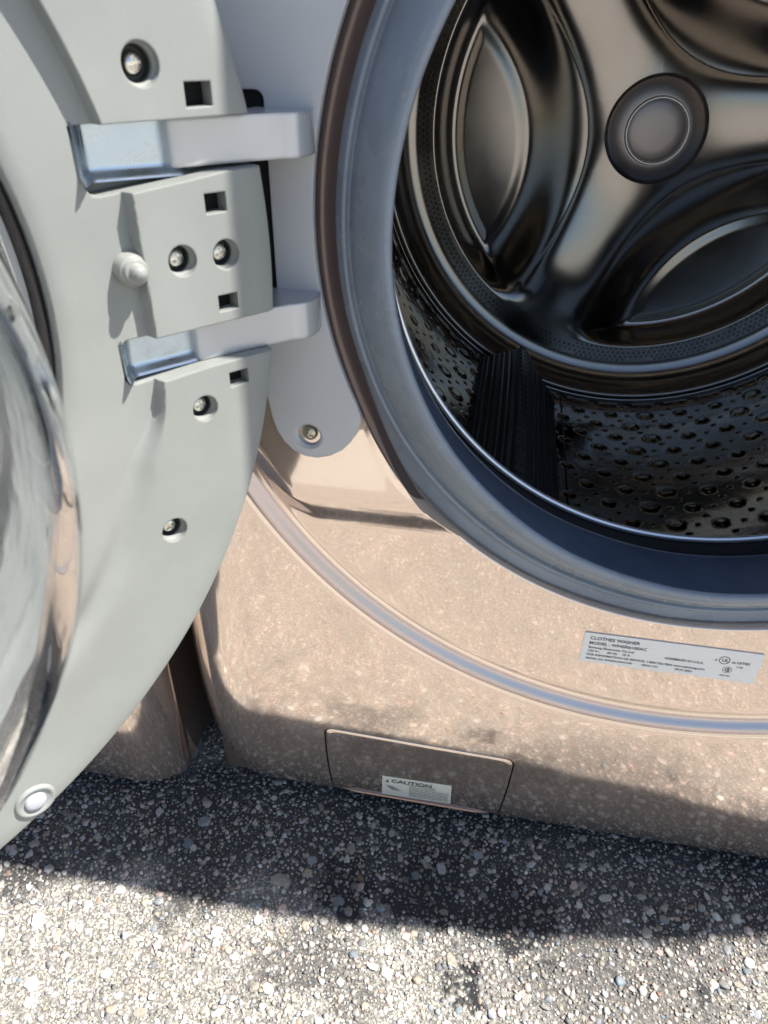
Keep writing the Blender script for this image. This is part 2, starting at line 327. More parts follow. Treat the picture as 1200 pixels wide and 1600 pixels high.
for t in np.linspace(0, 1, 11): rows.append(ri + 0.0045 * t ** 2.0)
for t in np.linspace(0, 1, 30)[1:]: rows.append((ri + 0.0045) * (1 - t) + 0.300 * t)
for r in np.linspace(0.300, 0.319, 24)[1:]: rows.append(np.full(NA, r))
for t in np.linspace(0, 1, 52)[1:]: rows.append(0.319 * (1 - t) + np.maximum(er, 0.3205) * t)
Rr = np.stack(rows, 1); X = Rr * np.cos(th)[:, None]; Z = ZC + Rr * np.sin(th)[:, None]; Y = fpan(X, Z)
front = np.stack([X, Y, Z], -1)
back = np.stack([X, Y + 0.0030, Z], -1)[:, ::-1]          # closed shell so that the flap opening can be cut
back[:, 0, 1] = Y[:, -1] + 0.004; 
vv = np.concatenate([front, back], 1); nprof = vv.shape[1]
panel = fix(mesh('front_panel', vv.reshape(-1, 3), grid_faces(NA, nprof, cu=True, cv=True), M['brown'], angle=45))
# drain flap outline on the curved panel
CX = -0.12806; CYA = 0.35539; CZ = 0.59016
def onto(x, z):        # keeps the outline's direction from the viewpoint while following the curved panel
    for _ in range(1):
        y = 0.0
        for _ in range(12):
            k = (y + CYA) / CYA; xx = CX + (x - CX) * k; zz = CZ + (z - CZ) * k; y = float(fpan(np.array(xx), np.array(zz)))
    return xx, zz
TL, TR, BR, BL = onto(-0.2314, 0.1378), onto(-0.0848, 0.1332), onto(-0.0904, 0.0641), onto(-0.2262, 0.0660)
def quad_round(q, rad, k=6, grow=0.0):
    c = np.mean(q, 0); out = []; n = len(q)
    q = [np.array(p) for p in q]
    if grow: q = [p + np.sign(p - c) * grow for p in q]
    for i in range(n):
        p0, p1, p2 = q[i - 1], q[i], q[(i + 1) % n]; a = (p0 - p1) / np.linalg.norm(p0 - p1); b = (p2 - p1) / np.linalg.norm(p2 - p1)
        for j in range(k + 1):
            t = j / k; out.append(tuple((1 - t) ** 2 * (p1 + a * rad) + 2 * t * (1 - t) * p1 + t * t * (p1 + b * rad)))
    return out
fq = [TL, BL, BR, TR]
cut = prism(quad_round(fq, 0.009, grow=0.0011), -0.03, 0.06)
panel = boolean(panel, [cut], 'front_panel')
panel.materials.append(M['band'])      # greyer mauve material on the moulded ring groove
cen = np.zeros(len(panel.polygons) * 3); panel.polygons.foreach_get('center', cen); cen = cen.reshape(-1, 3); rc_ = np.hypot(cen[:, 0], cen[:, 2] - ZC)
panel.polygons.foreach_set('material_index', ((rc_ > 0.3044) & (rc_ < 0.3146)).astype(np.int32)); panel.update()
ob('front_panel', panel, wm)
def slab_on_panel(poly, off, name, m, thick=0.003, crown=0.0):
    """solid tile whose face follows the panel: a fan of inset rings of the outline"""
    p = np.array(poly); c = p.mean(0); v = []; rings = [1.0, 0.985, 0.95, 0.88, 0.78, 0.66, 0.52, 0.36, 0.18]
    v.append(np.stack([p[:, 0], fpan(p[:, 0], p[:, 1]) + thick, p[:, 1]], 1))
    for k in rings:
        q = c + (p - c) * k; v.append(np.stack([q[:, 0], fpan(q[:, 0], q[:, 1]) - off + (crown if k == 1.0 else 0), q[:, 1]], 1))
    n = len(p); vv = np.concatenate(v + [np.array([[c[0], fpan(c[0], c[1]) - off, c[1]]])]); f = grid_faces(len(v), n, cv=True).tolist()
    last = (len(v) - 1) * n; f += [[last + i, last + (i + 1) % n, len(vv) - 1] for i in range(n)]
    return fix(mesh(name, vv, f, m, angle=50))
def densify(poly, d=0.004):
    out = []; n = len(poly)
    for i in range(n):
        a, b = np.array(poly[i]), np.array(poly[(i + 1) % n]); k = max(1, int(np.linalg.norm(b - a) / d))
        for j in range(k): out.append(tuple(a + (b - a) * j / k))
    return out
flap = ob('drain_flap', slab_on_panel(densify(quad_round(fq, 0.0085)), 0.0003, 'drain_flap', M['brown'], 0.004, 0.0007), wm)
# bright bottom lip of the flap
a0, a1 = np.array(BL), np.array(BR); lip = []
pv = []; N = 40
for i in range(N):
    t = 0.05 + 0.9 * i / (N - 1); p = a0 + (a1 - a0) * t
    for j in range(8):
        an = 2 * PI * j / 8; pv.append((p[0], float(fpan(p[0], p[1])) - 0.0004 + 0.0022 * min(1, i / 4, (N - 1 - i) / 4) * math.cos(an), p[1] + 0.0002 + 0.0019 * min(1, i / 4, (N - 1 - i) / 4) * math.sin(an)))
ob('flap_lip', fix(mesh('flap_lip', np.array(pv), grid_faces(N, 8, cv=True), M['brown_trim'])), flap)
ob('recess', prism(quad_round(fq, 0.009, grow=0.004), 0.034, 0.036, m=M['pit'], name='flap_recess'), wm)
# cabinet behind the front panel
cb = rrect(-0.340, 0.340, 0.034, 0.80, 0.006)
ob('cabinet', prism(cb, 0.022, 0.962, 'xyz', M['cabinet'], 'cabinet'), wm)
C.objects[-1].data  # keep reference order
# the cabinet is hollow behind the opening: cut the tub space
cabo = [o for o in wm.children if o.name.startswith('cabinet')][0]
v, f = revolve([(0.0, -0.05), (0.30, -0.05), (0.30, 0.66), (0.0, 0.66)], (0, 0, ZC), 'y', 64)
cutter = fix(mesh('cut', v, f, M['pit'], smooth=False)); cabo.data = boolean(cabo.data, [cutter], 'cabinet')
for x in (-0.29, 0.29):
    for y in (0.09, 0.72): ob('levelling_foot', prism(circ(x, y, 0.022, 20), 0.0, 0.0225, 'xyz', M['blackgloss'], 'levelling_foot'), wm)
# unseen top: front edge bowed to shape the shadow it casts
bow = [(-0.343, -0.028), (-0.28, -0.0305), (-0.18, -0.033), (-0.08, -0.0335), (0.03, -0.0325), (0.15, -0.028), (0.25, -0.027), (0.343, -0.0265)]
ob('lid', prism(bow + [(0.343, 0.80), (-0.343, 0.80)], 0.963, 0.984, 'xyz', M['brown'], 'lid'), wm)

# dark glossy crescent of trim beside the hinge plate
ta = np.linspace(PI - 0.12 - 1.0, PI - 0.12 + 1.0, 160); v = []
for a_ in ta:
    rl = float(rlip(np.cos(a_), ZC + np.sin(a_))) - 0.0006; wd_ = max(0.0, 0.2236 - rl)
    for k in range(13):
        t = k / 12; rr_ = rl + wd_ * t; yy_ = float(fpan(np.array(rr_ * math.cos(a_)), np.array(ZC + rr_ * math.sin(a_))))
        v.append((rr_ * math.cos(a_), min(yy_, 0.002) - 0.0006 - 0.0022 * math.sin(PI * t) * min(1, wd_ / 0.006), ZC + rr_ * math.sin(a_)))
ob('opening_trim', mesh('opening_trim', v, grid_faces(160, 13), M['trimdark'], angle=None), wm)

# gasket
gp = [(0.2262, 0.0100), (0.2250, 0.0062), (0.2215, 0.0046), (0.2160, 0.0038), (0.2125, 0.0015), (0.2105, -0.0012), (0.2093, -0.0020), (0.2082, -0.0014), (0.2076, 0.0004), (0.2066, 0.0006),
      (0.2058, -0.0010), (0.2050, -0.0034), (0.2020, -0.0066), (0.1980, -0.0105), (0.1935, -0.0150), (0.1895, -0.0182), (0.1862, -0.0198), (0.1842, -0.0200),
      (0.1831, -0.0190), (0.1828, -0.0170)]
v, f = revolve(gp, (0, 0, ZC), 'y', 360)
a = np.arctan2(v[:, 2] - ZC, v[:, 0]); rr = np.hypot(v[:, 0], v[:, 2] - ZC)
v[:, 1] += 0.0006 * np.sin(a * 5 + 1) * ss(v[:, 1], 0.02, -0.02) + 0.0003 * np.sin(a * 13)
gasket = ob('door_gasket', mesh('door_gasket', v, f, M['rubber'], angle=None), wm)
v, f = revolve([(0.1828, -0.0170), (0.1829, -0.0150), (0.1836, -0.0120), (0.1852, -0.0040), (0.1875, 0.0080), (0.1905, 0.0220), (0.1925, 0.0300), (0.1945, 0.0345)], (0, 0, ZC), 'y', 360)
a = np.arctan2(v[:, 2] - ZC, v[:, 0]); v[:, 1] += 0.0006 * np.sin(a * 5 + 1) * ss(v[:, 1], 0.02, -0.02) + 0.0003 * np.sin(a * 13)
ob('inner_sleeve', mesh('inner_sleeve', v, f, M['sky_rubber'], angle=None), gasket)
v, f = revolve([(0.1945, 0.0345), (0.1990, 0.0370), (0.2060, 0.0375), (0.2085, 0.0450), (0.2060, 0.0540), (0.2030, 0.0580), (0.2022, 0.0625)], (0, 0, ZC), 'y', 300)
ob('inner_fold', mesh('inner_fold', v, f, M['black'], angle=None), gasket)

# drum
drum = None
lip = [(0.2000 + 0.0023 * math.cos(2 * PI * i / 12), 0.0600 + 0.0023 * math.sin(2 * PI * i / 12)) for i in range(12)]
# wall heightfield: embossed pillows with dimples and holes
y0, y1, RD = 0.078, 0.432, 0.270
DA = math.radians(7.6); DY = 0.0265
def wall_part(a0, a1, na, ny, fine=True):
    A, Yy = np.meshgrid(np.linspace(a0, a1, na), np.linspace(y0, y1, ny), indexing='ij')
    h = np.zeros_like(A); row = np.round((Yy - 0.10) / DY)
    if fine:
        for dr in (-1, 0, 1):
            rw = row + dr; off = (rw % 2) * 0.5; col = np.round(A / DA - off)
            for dc in (-1, 0, 1):
                c = col + dc; ay = 0.10 + rw * DY; aa = (c + off) * DA
                dx = (A - aa) * RD; dy = Yy - ay; big = ((c * 2 + rw * 3) % 3 == 0)
                d = np.hypot(dx, dy); R0 = np.where(big, 0.0100, 0.0076)
                bump = 0.0028 * (1 - ss(d, R0 * 0.35, R0)) - 0.0007 * (1 - ss(d, R0 * 0.25, R0 * 0.62)) * np.where(big, 1, 0)
                pil = 0.0006 * (1 - ss(np.abs(dx) / 0.0165 + np.abs(dy) / 0.0118, 0.72, 1.0))
                h = h + bump * 1.0 + pil * 0.0
                for sx_, sy_ in ((0.5, 0.0), (-0.25, 0.5), (0.25, -0.5)):
                    dh = np.hypot(dx - sx_ * DA * RD, dy - sy_ * DY); h = h - 0.0024 * (1 - ss(dh, 0.0008, 0.0017))
        h *= 0.25 + 0.75 * ss(np.degrees(A), 224, 236)
        h *= ss(Yy, y0 + 0.006, y0 + 0.02) * (1 - ss(Yy, y1 - 0.02, y1 - 0.008))
    r = RD - h; v = np.stack([r * np.cos(A), Yy, ZC + r * np.sin(A)], -1).reshape(-1, 3)
    return v, grid_faces(na, ny)
d2r = math.radians
v1, f1 = wall_part(d2r(180), d2r(322), 560, 280)
v2, f2 = wall_part(d2r(-38), d2r(180), 120, 12, False)
wall = mesh('drum', np.concatenate([v1, v2]), np.concatenate([f1, f2 + len(v1)]), M['steel_wall'], angle=None)
drum = ob('drum', wall, wm)
v, f = revolve(lip, (0, 0, ZC), 'y', 300, closed=True); ob('drum_lip', mesh('drum_lip', v, f, M['chrome'], angle=None), drum)
v, f = revolve([(0.2016, 0.0605), (0.2040, 0.0640), (0.215, 0.0650), (0.250, 0.0655), (0.264, 0.0680), (0.2695, 0.0740), (0.270, 0.0785)], (0, 0, ZC), 'y', 200)
ob('front_flange', mesh('front_flange', v, f, M['steel'], angle=None), drum)
v, f = revolve([(0.2700, 0.4315), (0.2730, 0.4325), (0.2730, 0.4365), (0.2690, 0.4375), (0.2665, 0.4330), (0.2640, 0.4325), (0.2625, 0.4365)], (0, 0, ZC), 'y', 300)
ob('seam_ring', mesh('seam_ring', v, f, M['steel'], angle=None), drum)
# back plate with three lobes
def backy(x, z):
    r = np.hypot(x, z)
    y = 0.4650 + 0.012 * (1 - ss(r, 0.05, 0.17)) + 0 * r                  # spider level
    edge = 0.4365 + (0.468 - 0.4365) * np.sqrt(np.clip(1 - np.clip((r - 0.236) / 0.0268, 0, 1) ** 2, 0, 1))
    y = y * (1 - ss(r, 0.150, 0.215)) + 0.468 * ss(r, 0.150, 0.215)
    y = np.where(r > 0.236, edge, y)
    lobe_mask = np.zeros_like(r)
    for d in (186, 66, 306):
        a = math.radians(d); t = x * math.cos(a) + z * math.sin(a); s = -x * math.sin(a) + z * math.cos(a)
        tb = 0.064 + np.sqrt(0.0064 + (0.82 * s) ** 2) - 0.08
        u = t - tb                                                          # >0 inside lobe
        dl = np.minimum(0.147 - np.hypot(t - 0.274, s), 0.2005 - r)         # >0 inside the lens
        q = np.clip((u + 0.004) / np.maximum(u + 0.004 + np.clip(-dl, 0, 1), 1e-5), 0, 1)
        q = np.where(u < -0.004, 0, q); q = q * q * (3 - 2 * q)
        keep = 1 - ss(r, 0.2050, 0.2205)
        floor = 0.5020 - 0.0022 * ss(dl, -0.004, 0.010)
        y = y + 0.0070 * np.exp(np.minimum(u, 0) / 0.014) * (u < 0) * (1 - ss(r, 0.19, 0.215)) * (t > 0)
        y0_ = y + 0.0070 * (u >= 0) * (1 - ss(r, 0.19, 0.215)) * (t > 0)
        y = np.where(u >= 0, y0_ + q * keep * (floor - y0_), y + q * keep * (floor - y))
        y = y - 0.0030 * np.exp(-((r - 0.2095) / 0.0065) ** 2) * ss(u, 0.0, 0.03)
    y = y - 0.0040 * (1 - ss(r, 0.028, 0.047)) 
    return y
rb = np.concatenate([np.linspace(0.001, 0.06, 20), np.linspace(0.062, 0.19, 80), np.linspace(0.191, 0.2632, 60)])
tb_ = np.linspace(0, 2 * PI, 480, endpoint=False); Rb, Tb = np.meshgrid(rb, tb_, indexing='ij')
X = Rb * np.cos(Tb); Zz = Rb * np.sin(Tb); Yb = backy(X, Zz)
bpm = mesh('back_plate', np.stack([X, Yb, Zz + ZC], -1).reshape(-1, 3), grid_faces(len(rb), len(tb_), cv=True), M['steel'], angle=None)
ob('back_plate', bpm, drum)
hb = 0.4745
v, f = revolve([(0.0490, hb + 0.0032), (0.0475, hb + 0.0012), (0.044, hb - 0.0002), (0.038, hb - 0.0016), (0.0325, hb - 0.0030), (0.0302, hb - 0.0030)], (0, 0, ZC), 'y', 96)
ob('hub_dome', mesh('hub_dome', v, f, M['hub'], angle=None), drum)
v, f = revolve([(0.0306, hb - 0.002), (0.0304, hb - 0.0055), (0.0293, hb - 0.0072), (0.0281, hb - 0.0066), (0.0273, hb - 0.0046)], (0, 0, ZC), 'y', 96)
ob('hub_ring', mesh('hub_ring', v, f, M['chrome'], angle=None), drum)
v, f = revolve([(0.0275, hb - 0.0045), (0.025, hb - 0.0052), (0.015, hb - 0.0056), (0.0001, hb - 0.0058)], (0, 0, ZC), 'y', 96)
ob('hub_cap', mesh('hub_cap', v, f, M['hub'], angle=None), drum)
# perforations round the back plate: rows of little black cups
pv, pf = [], []
def cup(cx, cy, cz, r, nx, ny, nz):
    nrm = Vector((nx, ny, nz)).normalized(); t = nrm.orthogonal().normalized(); b = nrm.cross(t); k = len(pv)
    for rr_, hh in ((r, 0.00025), (r * 0.75, 0.0004), (r * 0.6, -0.0004)):
        for i in range(8):
            an = 2 * PI * i / 8; p = Vector((cx, cy, cz)) + nrm * hh + (t * math.cos(an) + b * math.sin(an)) * rr_; pv.append(p[:])
    for q in range(2):
        for i in range(8): pf.append([k + q * 8 + i, k + q * 8 + (i + 1) % 8, k + q * 8 + 8 + (i + 1) % 8, k + q * 8 + 8 + i])
    pf.append([k + 16 + i for i in range(8)])
for ri_, rr_ in enumerate((0.2222, 0.2268, 0.2314, 0.2352)):
    n_ = 250
    for i in range(n_):
        an = 2 * PI * (i + 0.5 * (ri_ % 2)) / n_
        if (i // 5) % 3 == 2 and ri_ in (0, 3): continue
        x, z = rr_ * math.cos(an), rr_ * math.sin(an)
        if x > 0.2: continue
        cup(x, float(backy(np.array(x), np.array(z))), z + ZC, 0.0016, 0, -1, 0)
o = ob('perforation', mesh('perforation', pv, pf, M['pit'], smooth=False), drum); o['kind'] = 'stuff'
# lifter paddle
def lifter(deg, name='lifter'):
    a0 = math.radians(deg); v = []; ny, nw = 60, 49
    for i in range(ny):
        yy = 0.095 + (0.428 - 0.095) * i / (ny - 1); e = min(1, min(i, ny - 1 - i) / 5.0); e = math.sin(e * PI / 2)
        tap = 0.85 + 0.15 * math.sin(PI * i / (ny - 1))
        for j in range(nw):
            w_ = -1 + 2 * j / (nw - 1); aw = abs(w_)
            prof = (1 - aw) ** 0.78 if aw > 0.10 else (0.90 ** 0.78)
            hgt = 0.050 * prof * e * tap; hgt -= 0.0016 * (0.5 + 0.5 * math.cos(w_ * 2 * PI * 9)) * (1 if 0.14 < aw < 0.9 else 0)
            ang = a0 + w_ * math.radians(10.2) * (0.9 + 0.1 * e) - math.radians(3.6) * hgt / 0.050; r = 0.2705 - hgt
            v.append((r * math.cos(ang), yy, ZC + r * math.sin(ang)))
    return mesh(name, v, grid_faces(ny, nw), M['lifter'], angle=25)
lifo = ob('lifter', lifter(246.3), drum)
pv, pf = [], []
for i in range(24):
    yy = 0.12 + 0.28 * i / 23
    for sgn in (-1, 1):
        an = math.radians(246.3 - 3.5 + sgn * 0.55); r = 0.2705 - 0.050 * (0.85 + 0.15 * math.sin(PI * (yy - 0.095) / 0.333)) * 0.9 ** 0.78
        cup(r * math.cos(an), yy, ZC + r * math.sin(an), 0.0014, -math.cos(an), 0, -math.sin(an))
ob('lifter_hole', mesh('lifter_hole', pv, pf, M['pit'], smooth=False), drum)['kind'] = 'stuff'

v = []
for i in range(60):
    yy = 0.085 + 0.34 * i / 59
    for j in range(7):
        an = math.radians(258.2) + (j - 3) / 3 * 0.0035; v.append(((0.2695 - 0.0016 * math.cos((j - 3) / 3 * PI / 2)) * math.cos(an), yy, ZC + (0.2695 - 0.0016 * math.cos((j - 3) / 3 * PI / 2)) * math.sin(an)))
ob('weld_seam', mesh('weld_seam', v, grid_faces(60, 7), M['steel'], angle=None), drum)

# ------------------------------------------------------------ screws
def screw_mesh(r, m, name='screw'):
    v, f = revolve([(0.0001, -0.45 * r), (0.35 * r, -0.43 * r), (0.7 * r, -0.33 * r), (0.93 * r, -0.15 * r), (r, 0), (r, 0.5 * r), (0.0001, 0.5 * r)], (0, 0, 0), 'y', 32)
    me = fix(mesh(name, v, f, m)); w_ = r * 0.15; l_ = r * 0.62
    cuts = []
    for a_, b_ in ((l_, w_), (w_, l_)): cuts.append(prism([(-a_, -b_), (a_, -b_), (a_, b_), (-a_, b_)], -r, -0.12 * r))
    return boolean(me, cuts, name)
SC = screw_mesh(0.0038, M['screw']); SCY = screw_mesh(0.0043, M['screw_yellow'], 'screw_brass'); SCY.name = 'screw_plate'

# ------------------------------------------------------------ hinge plate on the washer front
pl = []
top = 0.640
for k in range(60):
    z = top - (top - 0.4175) * k / 59; pl.append((-math.sqrt(0.2246 ** 2 - (z - ZC) ** 2) if abs(z - ZC) < 0.2246 else -0.2, z))
for x, z in [(-0.2012, 0.4085), (-0.2032, 0.4010), (-0.2072, 0.3935), (-0.2128, 0.3872), (-0.2200, 0.3828), (-0.2278, 0.3806), (-0.2352, 0.3810), (-0.2420, 0.3842), (-0.2474, 0.3895), (-0.2512, 0.3965),
             (-0.2535, 0.4050), (-0.2550, 0.4150), (-0.2570, 0.4300), (-0.2600, 0.4500), (-0.272, 0.470), (-0.280, 0.500), (-0.280, top)]: pl.append((x, z))
pl = [(CX + (x - CX) * 0.979, CZ + (z - CZ) * 0.979) for x, z in pl]
pm = prism(pl, -0.0075, 0.0040, m=M['plate'], name='hinge_plate')
slot = prism(rrect(-0.2760, -0.2428, 0.4640, 0.5680, 0.004), -0.02, 0.02); slot2 = prism(rrect(-0.276, -0.2465, 0.575, 0.63, 0.003), -0.02, 0.02)
sk = []
hole, h2f = revolve([(0.0001, -0.012), (0.0088, -0.012), (0.0080, -0.0072), (0.0066, -0.0060), (0.0064, -0.0015), (0.0001, -0.0015)], (-0.2305, 0, 0.3985), 'y', 40)
sk = fix(mesh('c', hole, h2f, M['grey'], smooth=False))
plate = ob('hinge_plate', boolean(pm, [slot, sk], 'hinge_plate'), wm)
ob('slot_shadow_box', prism(rrect(-0.277, -0.2415, 0.461, 0.571, 0.003), -0.0056, -0.0048, m=M['pit'], name='slot_shade'), plate).name = 'slot_shade'  # black sheet stands in for the shade inside the slot
s = ob('screw', SCY, plate, (-0.2305, -0.0036, 0.3985), (0, 0.5, 0)); s['label'] = 'yellowish cross head screw in the round end of the hinge plate'

# ------------------------------------------------------------ door, in its own frame: x = away from hinge, y = out of the inner face, z = up
TH = 2.2449; PT = (-0.2321, -0.0411, ZC)
UU = Vector((math.cos(TH), -math.sin(TH), 0)); NN = Vector((math.sin(TH), math.cos(TH), 0))
rotz = math.atan2(UU.y, UU.x)
RO = 0.2775; DC = (0.2775, -0.0054)
NAd = 720; al = np.linspace(0, 2 * PI, NAd, endpoint=False); ald = (al + PI) % (2 * PI) - PI      # 0 = hinge side
samp = ss(np.degrees(ald), -44, -11.5) * (1 - ss(np.degrees(ald), 40, 70)); wdt = 0.0007 + 0.010 * (1 - ss(np.degrees(ald), -30, -12)) + 0.010 * ss(np.degrees(ald), 38, 50)
wst = ss(np.degrees(ald), -22, -10) * (1 - ss(np.degrees(ald), 11.2, 12.2)); rst = wst * (0.2775 - 0.0612) / np.cos(np.clip(ald, -0.6, 0.6)) + (1 - wst) * 0.2166
def dprofile():
    rows = []
    front = [0.1800, 0.1803, 0.1812, 0.184] + list(np.linspace(0.188, 0.204, 5)) + list(np.linspace(0.2055, 0.2300, 40)) + list(np.linspace(0.233, 0.274, 8)) + [0.2763, 0.2772, 0.2775]
    for r in front:
        low = samp * 0.0062 * (1 - ss(r, rst - wdt, rst + wdt))
        gro = 0.0030 * (1 - samp) * np.exp(-((r - 0.2165) / 0.006) ** 2) * (np.degrees(ald) < 0) * ss(np.degrees(ald), -62, -42)
        h = -low - gro
        if r < 0.184: h = h - 0.004 * (1 - math.sqrt(max(0, 1 - ((0.184 - r) / 0.004) ** 2)))
        if r > 0.274: h = h - 0.0035 * (1 - math.sqrt(max(0, 1 - ((r - 0.274) / 0.0035) ** 2)))
        rows.append((np.full(NAd, r), h))
    for r, h in ((0.2775, -0.012), (0.2772, -0.030), (0.272, -0.042), (0.262, -0.046), (0.200, -0.046), (0.180, -0.040), (0.180, -0.014)): rows.append((np.full(NAd, r), np.full(NAd, h)))
    return rows
rw = dprofile(); Rr = np.stack([a for a, _ in rw], 1); Hh = np.stack([b for _, b in rw], 1)
X = DC[0] - Rr * np.cos(ald)[:, None]; Zd = DC[1] + Rr * np.sin(ald)[:, None]
dm = fix(mesh('door', np.stack([X, Hh, Zd], -1).reshape(-1, 3), grid_faces(NAd, len(rw), cu=True, cv=True), M['grey'], angle=40))
cuts = []
def pcut(poly, depth, top=0.01): cuts.append(prism(poly, -depth, top))
pcut([(-0.02, 0.0318), (0.020, 0.0312), (0.040, 0.0290), (0.0700, 0.0262), (0.0735, 0.0268), (0.0755, 0.0295), (0.0752, 0.0330), (0.0765, 0.0440), (0.0775, 0.0495), (0.0745, 0.0500), (-0.02, 0.0512)], 0.017)
pcut([(-0.02, -0.0480), (0.020, -0.0476), (0.040, -0.0476), (0.0700, -0.0490), (0.0735, -0.0482), (0.0750, -0.0455), (0.0746, -0.0400), (0.0738, -0.0310), (0.0715, -0.0292), (-0.02, -0.0290)], 0.017)
SQ = [(0.0283, 0.0581), (0.0261, 0.0199), (0.0252, -0.0208), (0.0239, -0.0566)]
for (a_, b_), w_, h_ in zip(SQ, (0.0056, 0.0049, 0.0048, 0.0050), (0.0042, 0.0039, 0.0036, 0.0036)):
    pcut([(a_ - w_, b_ - h_ + 0.0003), (a_ + w_, b_ - h_ + 0.0), (a_ + w_, b_ + h_), (a_ - w_, b_ + h_)], 0.013)
HOLES = [(0.0495, 0.0680, 0.0070, 0.0058), (0.0440, -0.0002, 0.0062, 0.0052), (0.0238, -0.0008, 0.0062, 0.0052), (0.0430, -0.0666, 0.0062, 0.0052), (0.0680, -0.1238, 0.0064, 0.0054)]
for a_, b_, r1_, r2_ in HOLES:
    v, f = revolve([(0.0001, 0.006), (r1_ + 0.0004, 0.006), (r1_, -0.0025), (r2_ + 0.0003, -0.0035), (r2_, -0.0090), (0.0001, -0.0090)], (a_, 0, b_), 'y', 36)
    cuts.append(fix(mesh('c', v, f, M['grey'], smooth=False)))
dm = boolean(dm, cuts, 'door')
door = ob('door', dm, wm, PT, (0, 0, rotz))
door['label'] = 'round grey door swung wide open, inner face towards the viewer'
for (a_, b_, r1_, r2_), ang in zip(HOLES, (0.2, 0.5, 0.35, 0.1, 0.6)):
    ob('screw', SC, door, (a_, -0.0062, b_), (PI, ang, 0))
    v, f = revolve([(r2_ - 0.00005, -0.0050), (r2_ - 0.0003, -0.0085), (0.0001, -0.0088)], (a_, 0, b_), 'y', 32); ob('screw_well_shade', mesh('screw_well_shade', v, f, M['well'], angle=40), door)
for a_, b_ in SQ: ob('clip_hole_shade', prism([(a_ - .006, b_ - .005), (a_ + .006, b_ - .005), (a_ + .006, b_ + .005), (a_ - .006, b_ + .005)], -0.0075, -0.0070, m=M['pit'], name='clip_hole_shade'), door)  # dark sheet stands in for the shade in each clip hole
# stepped locating boss and the round plug
BX, BZ = 0.0645, -0.0010
v, f = revolve([(0.0070, -0.0100), (0.0066, -0.0040), (0.0064, -0.0018), (0.0060, -0.0006), (0.0055, -0.0003), (0.0051, 0.0008), (0.0047, 0.0014), (0.0038, 0.0015), (0.0034, 0.0018),
                (0.0032, 0.0036), (0.0025, 0.0051), (0.0014, 0.0058), (0.0001, 0.0060)], (BX, 0, BZ), 'y', 40)
ob('locating_boss', fix(mesh('locating_boss', v, f, M['boss'])), door)
BA = math.radians(-65.1); bx, bz = DC[0] - 0.2655 * math.cos(BA), DC[1] + 0.2655 * math.sin(BA)
v, f = revolve([(0.0100, -0.001), (0.0098, 0.0008), (0.0092, 0.0018), (0.0082, 0.0019), (0.0074, 0.0010), (0.0060, 0.0004), (0.0050, 0.0004)], (bx, 0, bz), 'y', 40)
ob('plug_ring', mesh('plug_ring', v, f, M['grey'], angle=None), door)
v, f = revolve([(0.0052, 0.0002), (0.0051, 0.0018), (0.0043, 0.0026), (0.0025, 0.0030), (0.0001, 0.0031)], (bx, 0, bz), 'y', 32)
ob('plug', mesh('plug', v, f, M['button'], angle=None), door)
# zinc brackets sunk in the two hinge pockets
def tray(x0, x1, z0, z1, skew, name='hinge_bracket'):
    nx, nz = 40, 30; v = []
    for i in range(nx):
        for j in range(nz):
            a_, b_ = i / (nx - 1), j / (nz - 1); x = x0 + (x1 - x0) * a_; z = z0 + (z1 - z0) * b_ + skew * (1 - a_)
            e1 = 1 - ss(np.array((x1 - x) / 0.008), 0, 1); e2 = 1 - ss(np.array((z - z0 - skew * (1 - a_)) / 0.0050), 0, 1); e3 = 1 - ss(np.array((x - x0) / 0.004), 0, 1)
            v.append((x, -0.0140 + 0.0085 * float(max(e1, 0)) ** 1.5 + 0.0036 * float(max(e2, 0)) ** 1.6 - 0.0015 * float(e3), z))
    return mesh(name, v, grid_faces(nx, nz), M['zinc'], angle=None)
ob('hinge_bracket', tray(0.030, 0.0768, 0.0305, 0.0510, -0.001), door)
ob('hinge_bracket', tray(0.030, 0.0745, -0.0475, -0.0290, -0.0003), door)
# seal, glass bowl and the smoked cover behind
v, f = revolve([(0.1815, -0.016), (0.1790, -0.0105), (0.1760, -0.0110), (0.1740, -0.0160), (0.1755, -0.0220), (0.1815, -0.0230)], (DC[0], 0, DC[1]), 'y', 240, closed=True)
ob('window_seal', mesh('window_seal', v, f, M['blackgloss'], angle=None), door)
outp = [(0.1765, -0.0160), (0.1745, -0.0120), (0.1710, -0.0060), (0.1680, 0.002), (0.1645, 0.016), (0.1595, 0.040), (0.1530, 0.070), (0.1465, 0.098), (0.1420, 0.112), (0.1365, 0.1205), (0.128, 0.1255), (0.115, 0.1282), (0.09, 0.1305), (0.05, 0.1325), (0.0002, 0.1330)]
inp = [(0.0002, 0.1275), (0.05, 0.1270), (0.09, 0.1250), (0.114, 0.1225), (0.126, 0.1190), (0.1330, 0.1140), (0.1370, 0.108), (0.1410, 0.096), (0.1470, 0.070), (0.1535, 0.040), (0.1580, 0.016), (0.1615, -0.002), (0.164, -0.0160)]
v, f = revolve(outp + inp, (DC[0], 0, DC[1]), 'y', 240, closed=True)
ob('glass_bowl', fix(mesh('glass_bowl', v, f, M['glass'], angle=60)), door)
v, f = revolve([(0.1795, -0.0300), (0.12, -0.0340), (0.0002, -0.0360)], (DC[0], 0, DC[1]), 'y', 120)
ob('window', mesh('window', v, f, M['window'], angle=None), door)
v, f = revolve([(0.265, -0.0465), (0.268, -0.052), (0.255, -0.062), (0.19, -0.068), (0.0002, -0.070)], (DC[0], 0, DC[1]), 'y', 120)
ob('outer_cover', mesh('outer_cover', v, f, M['brown'], angle=None), door)
